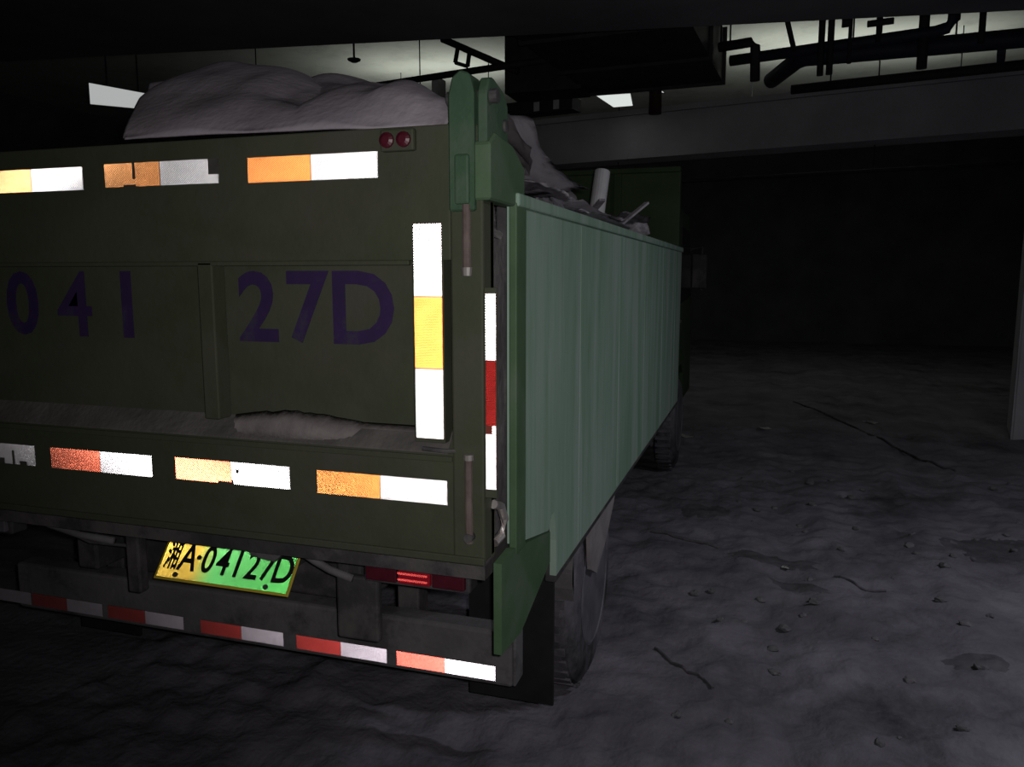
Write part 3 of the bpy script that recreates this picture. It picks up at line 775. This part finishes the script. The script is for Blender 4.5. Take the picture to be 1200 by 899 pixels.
# ================================================================== FLOOR LITTER
for i, (x, y, s, lab) in enumerate(((-0.729, 8.545, 0.05, 'white scrap on the floor nearest the far corner of the truck'),
                                    (0.065, 9.194, 0.045, 'pale scrap on the far floor, middle of the three distant scraps'),
                                    (1.27, 10.009, 0.05, 'pale scrap on the far floor nearest the column'),
                                    (0.192, 4.833, 0.022, 'tiny white scrap on the dark patch of the middle floor'))):
    bent_sheet('paper_scrap', (x, y, floor_z(x, y) + 0.012), (4, 6, 30 * i), s * 3, s * 2, 0.8, 'scrap', lab, 'scrap', th=0.004, seed=20 + i)
random.seed(3)
for i in range(60):
    y = random.uniform(2.9, 7.5); x = random.uniform(-0.35 , 0.30 + 0.27 * y)
    s = random.uniform(0.008, 0.026) * (0.8 + 0.06 * y)
    rock('stone', (x, y, floor_z(x, y) + s * 0.25), (s * 1.3, s, s * 0.7), 'stone', 'small grey stone lying on the dirty floor right of the truck', 'stone', 'small stones on the dirty floor', i)
# dark wet mud spots
M['mud'] = noise_mat('wet_mud', (0.07, 0.066, 0.076), (0.12, 0.112, 0.128), 9, 0.7, 0.4, 40)
for i, (x, y, a, b, rz, lab) in enumerate(((-0.33, 5.84, 0.20, 0.16, 0.2, 'small dark mud spot on the floor nearest the truck side'),
                                           (0.14, 4.93, 0.30, 0.10, -0.1, 'long dark mud spot on the middle of the open floor'),
                                           (1.50, 5.60, 0.30, 0.28, 0.6, 'dark mud spot at the right edge of the floor'),
                                           (0.25, 4.55, 0.20, 0.06, -0.5, 'narrow dark mud streak just in front of the long mud spot'),
                                           (1.00, 3.85, 0.16, 0.08, 0.3, 'small dark mud spot on the near floor at the right'))):
    bm = bm_new(); rings = []
    for k in range(6):
        f = k / 5; ring = []
        for t in range(28):
            an = 2 * math.pi * t / 28; w = f * (1 + 0.35 * noise.noise(Vector((math.cos(an) * 1.6 + i * 5, math.sin(an) * 1.6, 0.5))))
            px, py = a * w * math.cos(an), b * w * math.sin(an)
            qx, qy = x + px * math.cos(rz) - py * math.sin(rz), y + px * math.sin(rz) + py * math.cos(rz)
            ring.append(bm.verts.new((qx, qy, floor_z(qx, qy) + 0.010 * (1 - f ** 3) - 0.002)))
            if k == 0: break
        rings.append(ring)
    for t in range(28): bm.faces.new((rings[0][0], rings[1][t], rings[1][(t + 1) % 28]))
    for ra, rb in zip(rings[1:], rings[2:]):
        for t in range(28): bm.faces.new((ra[t], rb[t], rb[(t + 1) % 28], ra[(t + 1) % 28]))
    tag(obj('mud_patch', bm, M['mud'], smooth=True), lab, 'mud')
# a stick and a cable end lying on the floor
for name, pts, r, lab, cat in (('stick', [(-0.66, 5.22, 0), (-0.40, 5.15, 0), (-0.16, 5.08, 0)], 0.010, 'thin dark stick lying across the floor beside the truck', 'stick'),
                               ('wire', [(-0.42, 3.55, 0), (-0.33, 3.44, 0), (-0.2, 3.33, 0), (-0.12, 3.20, 0)], 0.007, 'short dark wire lying beside the rear wheel', 'wire'),
                               ('floor_line', [(0.46, 11.5, 0), (1.0, 9.9, 0), (1.45, 8.4, 0), (1.75, 7.5, 0)], 0.012, 'dark line along the far floor before the column', 'floor_line'),  # tube standing in for the kerb line of the floor
                               ('wire', [(0.46, 4.75, 0), (0.62, 4.62, 0), (0.74, 4.58, 0)], 0.007, 'short dark wire lying on the open floor right of the stick', 'wire')):
    bm = bm_new(); pp = []
    for (x0, y0, _), (x1, y1, _) in zip(pts, pts[1:]):
        for k in range(5):
            t = k / 5; x, y = x0 + (x1 - x0) * t, y0 + (y1 - y0) * t; pp.append((x, y, floor_z(x, y) + r * 0.7))
    tube(bm, pp, r, 7); tag(obj(name, bm, M['rubber']), lab, cat)

# ================================================================== CEILING SERVICES
def hangers(root, pts, top=Hc, r=0.008):
    for p in pts:
        bm = bm_new(); tube(bm, [(p[0], p[1], p[2]), (p[0], p[1], top)], r, 6); obj('hanger_rod', bm, M['pipe'], root)
def pipe(name, pts, r, mat, label, cat='pipe', hang=(), flanges=()):
    root = empty(name, pts[0]); ABS[root.name] = Vector(pts[0]); tag(root, label, cat)
    bm = bm_new(); tube(bm, pts, r, 14); obj('pipe_body', bm, M[mat], root, smooth=True)
    for t in flanges:
        p, q = Vector(pts[0]), Vector(pts[-1]); c = p.lerp(q, t); d = (q - p).normalized() * 0.03
        bm = bm_new(); tube(bm, [c - d, c + d], r * 1.35, 14); obj('coupling', bm, M[mat], root)
    hangers(root, hang)
    return root
def arc(p, q, r_pts): return [p] + r_pts + [q]

pipe('water_pipe', [(-7.4, 9.12, 3.90), (-4.463, 8.492, 3.90), (-3.292, 8.235, 3.90), (-2.05, 7.98, 3.90)], 0.035, 'pipe', 'thin dark pipe crossing the lit ceiling left of the hinge lug', hang=((-6.2, 8.86, 3.9), (-2.2, 8.01, 3.9)))
pipe('brace_pipe', [(-3.40, 8.2, 4.26), (-2.55, 8.22, 3.86)], 0.036, 'pipe', 'slanting dark brace pipe above the hinge lug', hang=((-3.40, 8.2, 4.22),))
bm = bm_new()
for p, q in (((-3.20, 8.15, 4.14), (-3.23, 8.15, 3.99)), ((-3.23, 8.15, 3.99), (-3.09, 8.15, 3.94)), ((-3.09, 8.15, 3.94), (-3.07, 8.15, 4.08))):
    obox(bm, p, q, 0.035, 0.035)
tag(obj('pipe_clip', bm, M['pipe']), 'square dark pipe clip hanging on the slanting brace', 'clip')
pipe('water_pipe', [(-3.0, 9.3, 4.12), (-1.9, 9.1, 4.12), (-0.9, 8.95, 4.12)], 0.03, 'pipe', 'dark pipe disappearing behind the ventilation duct', hang=((-2.5, 9.21, 4.12), (-0.95, 8.96, 4.12)))
# smoke sensor / sprinkler hung from the slab left
root = empty('sprinkler', (-4.46, 8.2, 4.10)); ABS[root.name] = Vector(root.location); tag(root, 'small dark sprinkler hanging from the lit ceiling above the tarpaulin', 'sprinkler')
bm = bm_new(); tube(bm, [(-4.46, 8.2, 4.12), (-4.46, 8.2, Hc)], 0.012, 8); obj('drop_pipe', bm, M['pipe'], root)
bm = bm_new(); tube(bm, [(-4.46, 8.2, 4.15), (-4.46, 8.2, 4.135), (-4.46, 8.2, 4.12), (-4.46, 8.2, 4.10)], [0.02, 0.075, 0.07, 0.03], 14); obj('sprinkler_head', bm, M['pipe'], root)
# ventilation duct running away from the soffit
root = empty('ventilation_duct', (-1.2, 7.1, 3.70)); ABS[root.name] = Vector(root.location); tag(root, 'broad dark sheet metal ventilation duct running back under the ceiling', 'duct')
DA, DB = Vector((-1.42, 5.55, 3.97)), Vector((-1.20, 8.78, 3.97))
bm = bm_new(); obox(bm, DA, DB, 1.42, 0.50); obj('duct_body', bm, M['galv'], root)
for t in (0.03, 0.35, 0.68, 0.985):
    c = DA.lerp(DB, t); d = (DB - DA).normalized() * 0.018
    bm = bm_new(); obox(bm, c - d, c + d, 1.48, 0.56); obj('duct_flange', bm, M['galv'], root)
obj('added_dark_box', boxm(-2.74, -1.9, 8.34, 8.80, 3.68, 4.40, 0.006), M['galv'], root)  # box added to keep the slab left of the duct dark
hangers(root, ((-2.13, 6.5, 3.95), (-2.0, 8.3, 3.95), (-0.62, 6.5, 3.95), (-0.5, 8.3, 3.95)))
# pipes right of the duct
pipe('water_pipe', [(-0.50, 8.08, 3.90), (-0.211, 8.0, 3.90), (-0.17, 7.995, 3.86), (-0.16, 7.99, 3.55)], 0.045, 'pipe', 'elbowed dark pipe just right of the ventilation duct', hang=((-0.4, 8.04, 3.9),))
p = [(-0.42, 8.61, 3.90), (0.5, 8.38, 3.90), (1.36, 8.17, 3.90), (1.45, 8.15, 3.92), (1.50, 8.14, 3.98), (1.51, 8.135, Hc)]
pipe('water_pipe', p, 0.052, 'pipe_blue', 'long blue-grey pipe that turns up into the ceiling', flanges=(0.3,), hang=((0.70, 8.33, 3.9),))
p = [(-0.02, 9.50, 3.88), (0.02, 9.40, 3.885), (0.22, 8.78, 3.895), (0.30, 8.70, 3.90), (0.5, 8.66, 3.89), (2.4, 8.44, 3.86), (4.6, 8.1, 3.84)]
pipe('drain_pipe', p, 0.085, 'pipe_blue', 'thick blue-grey drain pipe bending down beside the long pipe', flanges=(0.45, 0.7), hang=((1.6, 8.54, 3.9), (3.4, 8.28, 3.9)))
pipe('water_pipe', [(0.2, 9.65, 3.80), (1.5, 9.4, 3.80), (4.6, 8.78, 3.80)], 0.05, 'pipe', 'dark pipe running along the front of the concrete beam', hang=((0.6, 9.57, 3.8), (2.6, 9.18, 3.8)))
pipe('conduit', [(-6.0, 11.5, 3.0), (-1.335, 11.079, 3.0), (1.843, 10.505, 3.0), (2.7, 10.35, 3.0)], 0.022, 'pipe', 'thin conduit hung below the concrete beam', 'conduit', hang=((-2.0, 11.13, 3.0), (1.2, 10.62, 3.0)))
# upright drops, one thing each
for x, y, z0, r, lab in ((0.42, 8.28, 3.62, 0.030, 'slim upright drop pipe, left one of the close pair'), (0.50, 8.26, 3.62, 0.030, 'slim upright drop pipe, right one of the close pair'),
                         (0.665, 8.24, 3.70, 0.018, 'thin upright rod beside the close pair of drop pipes'), (1.275, 8.20, 3.60, 0.045, 'thick upright drop pipe in front of the drain pipe'),
                         (1.70, 8.02, 3.74, 0.028, 'rightmost upright drop pipe near the column')):
    pipe('drop_pipe', [(x, y, z0), (x, y, Hc)], r, 'pipe', lab)
pipe('brace_pipe', [(0.03, 8.2, 4.40), (0.18, 8.2, 3.84)], 0.024, 'pipe', 'slanting brace rod between the elbowed pipe and the drop pipes')
# valve with a cross handle
root = empty('valve', (0.90, 8.2, 3.98)); ABS[root.name] = Vector(root.location); tag(root, 'small T-shaped valve on an upright pipe under the ceiling', 'valve')
bm = bm_new(); tube(bm, [(0.90, 8.2, 3.86), (0.90, 8.2, Hc)], 0.022, 8); obj('valve_stem', bm, M['pipe'], root)
bm = bm_new(); tube(bm, [(0.80, 8.18, 4.02), (1.02, 8.18, 4.03)], 0.03, 8); obj('valve_handle', bm, M['pipe'], root)
tag(obj('junction_box', boxm(0.585, 0.665, 8.18, 8.23, 4.02, 4.14, 0.004), M['pipe']), 'small dark junction box beside the upright rod', 'box')
# cable tray with two white labels, left of the beam
root = empty('cable_tray', (-2.6, 9.2, 3.6)); ABS[root.name] = Vector(root.location); tag(root, 'dark cable tray running behind the hinge lug below the ceiling', 'tray')
bm = bm_new(); obox(bm, (-4.6, 9.48, 3.66), (-2.1, 9.0, 3.66), 0.25, 0.14); obj('tray_body', bm, M['galv'], root)
hangers(root, ((-4.2, 9.40, 3.7), (-2.3, 9.04, 3.7)))
for x in (-2.56, -2.317):
    y = 9.0 + (x + 2.1) * (-0.48 / 2.5) - 0.128
    bm = bm_new(); obox(bm, (x - 0.035, y + 0.007, 3.655), (x + 0.035, y - 0.007, 3.655), 0.004, 0.10); obj('tray_label', bm, M['sticker'], root)
tag(obj('cable_box', boxm(-3.83, -3.73, 8.9, 9.1, 3.82, 4.05, 0.004), M['sticker']), 'small white box above the cable tray behind the tarpaulin', 'box')
# red fire pipe in front of the beam near the panel lamp
pipe('fire_pipe', [(-1.30, 9.6, 3.62), (-1.30, 9.6, 4.02), (-1.42, 9.6, 4.10), (-1.42, 9.6, Hc)], 0.075, 'pipe_red', 'short maroon fire pipe hanging beside the square ceiling lamp', flanges=(0.3,))

# ------------------------------------------------------------------ lamps
def lit_panel(name, corners, mat, label, th=0.05):
    root = empty(name, corners[0]); ABS[root.name] = Vector(corners[0]); tag(root, label, 'lamp')
    c = [Vector(p) for p in corners]; n = (c[1] - c[0]).cross(c[3] - c[0]).normalized()
    bm = bm_new(); f = [bm.verts.new(p) for p in c]; bm.faces.new(f); me = obj('diffuser', bm, M[mat], root)
    bm = bm_new(); mid = sum(c, Vector()) / 4
    a = [bm.verts.new(mid + (p - mid) * 1.05 - n * 0.004) for p in c]; b = [bm.verts.new(mid + (p - mid) * 1.05 - n * th) for p in c]
    bm.faces.new(a); bm.faces.new(b[::-1])
    for i in range(4): bm.faces.new((a[i], b[i], b[(i + 1) % 4], a[(i + 1) % 4]))
    obj('lamp_case', bm, M['housing'], root)
    return root
r_ = lit_panel('panel_lamp', [(-2.03, 9.73, 3.9), (-1.95, 10.45, 3.9), (-1.70, 10.43, 3.9), (-1.62, 9.75, 3.9)][::1], 'panel_lit', 'bright square ceiling lamp right of the hinge lug')
hangers(r_, ((-1.95, 9.8, 3.93), (-1.72, 10.3, 3.93)))
r_ = lit_panel('panel_lamp', [(-1.48, 9.75, 4.09), (-1.45, 9.75, 3.93), (-1.22, 9.75, 3.885), (-1.36, 9.75, 4.0)], 'panel_lit', 'small lit wedge of a wall lamp behind the maroon fire pipe')
hangers(r_, ((-1.42, 9.78, 3.95),))
r_ = lit_panel('wall_lamp', [(-6.90, 6.9, 3.765), (-6.90, 6.9, 3.55), (-6.20, 6.9, 3.455), (-6.13, 6.9, 3.60)], 'panel_dim', 'pale glowing panel at the upper left over the tarpaulin')  # emissive panel of irregular outline
hangers(r_, ((-6.7, 6.94, 3.6), (-6.3, 6.94, 3.5)))

# up-lights hung behind the concrete beam, washing the slab above them
for k, (c, ln, e) in enumerate((((-5.25, 12.7, 4.05), 2.2, UPLIGHT[0]), ((1.1, 13.2, 4.05), 3.6, UPLIGHT[1]))):
    c = Vector(c); p, q = c - B1 * ln / 2, c + B1 * ln / 2
    root = empty('hung_lamp', c); ABS[root.name] = Vector(c)
    tag(root, ('slim up-light hung behind the concrete beam left of the duct', 'slim up-light hung behind the concrete beam right of the duct')[k], 'lamp')
    bm = bm_new(); obox(bm, p, q, 0.16, 0.03); obj('lamp_tray', bm, M['housing'], root)
    hangers(root, (p.lerp(q, 0.1), p.lerp(q, 0.9)))
    L_ = bpy.data.lights.new('hung_light', 'AREA'); L_.shape = 'RECTANGLE'; L_.size = ln; L_.size_y = 0.12; L_.energy = e; L_.color = (0.95, 1.0, 0.92)
    lo = bpy.data.objects.new('hung_light', L_); COL.objects.link(lo); lo.parent = root; lo.location = (0, 0, 0.03)
    lo.rotation_euler = (R(180), 0, R(11.7))

# lamp added out of view on the right, brightening truck side and floor
root = empty('added_lamp', (2.7, 3.3, 3.12)); ABS[root.name] = Vector(root.location); tag(root, 'added lamp out of view to the right of the photographer', 'lamp')
obj('lamp_case', boxm(2.1, 3.3, 3.23, 3.37, 3.22, 3.30, 0.01), M['housing'], root)  # case made for the added lamp
L_ = bpy.data.lights.new('added_light', 'AREA'); L_.shape = 'RECTANGLE'; L_.size = 1.15; L_.size_y = 0.12; L_.energy = ADDED_LAMP; L_.color = (0.92, 0.93, 1.0)
lo = bpy.data.objects.new('added_light', L_); COL.objects.link(lo); lo.parent = root; lo.location = (0, 0, 0.09); lo.rotation_euler = (0, 0, 0)
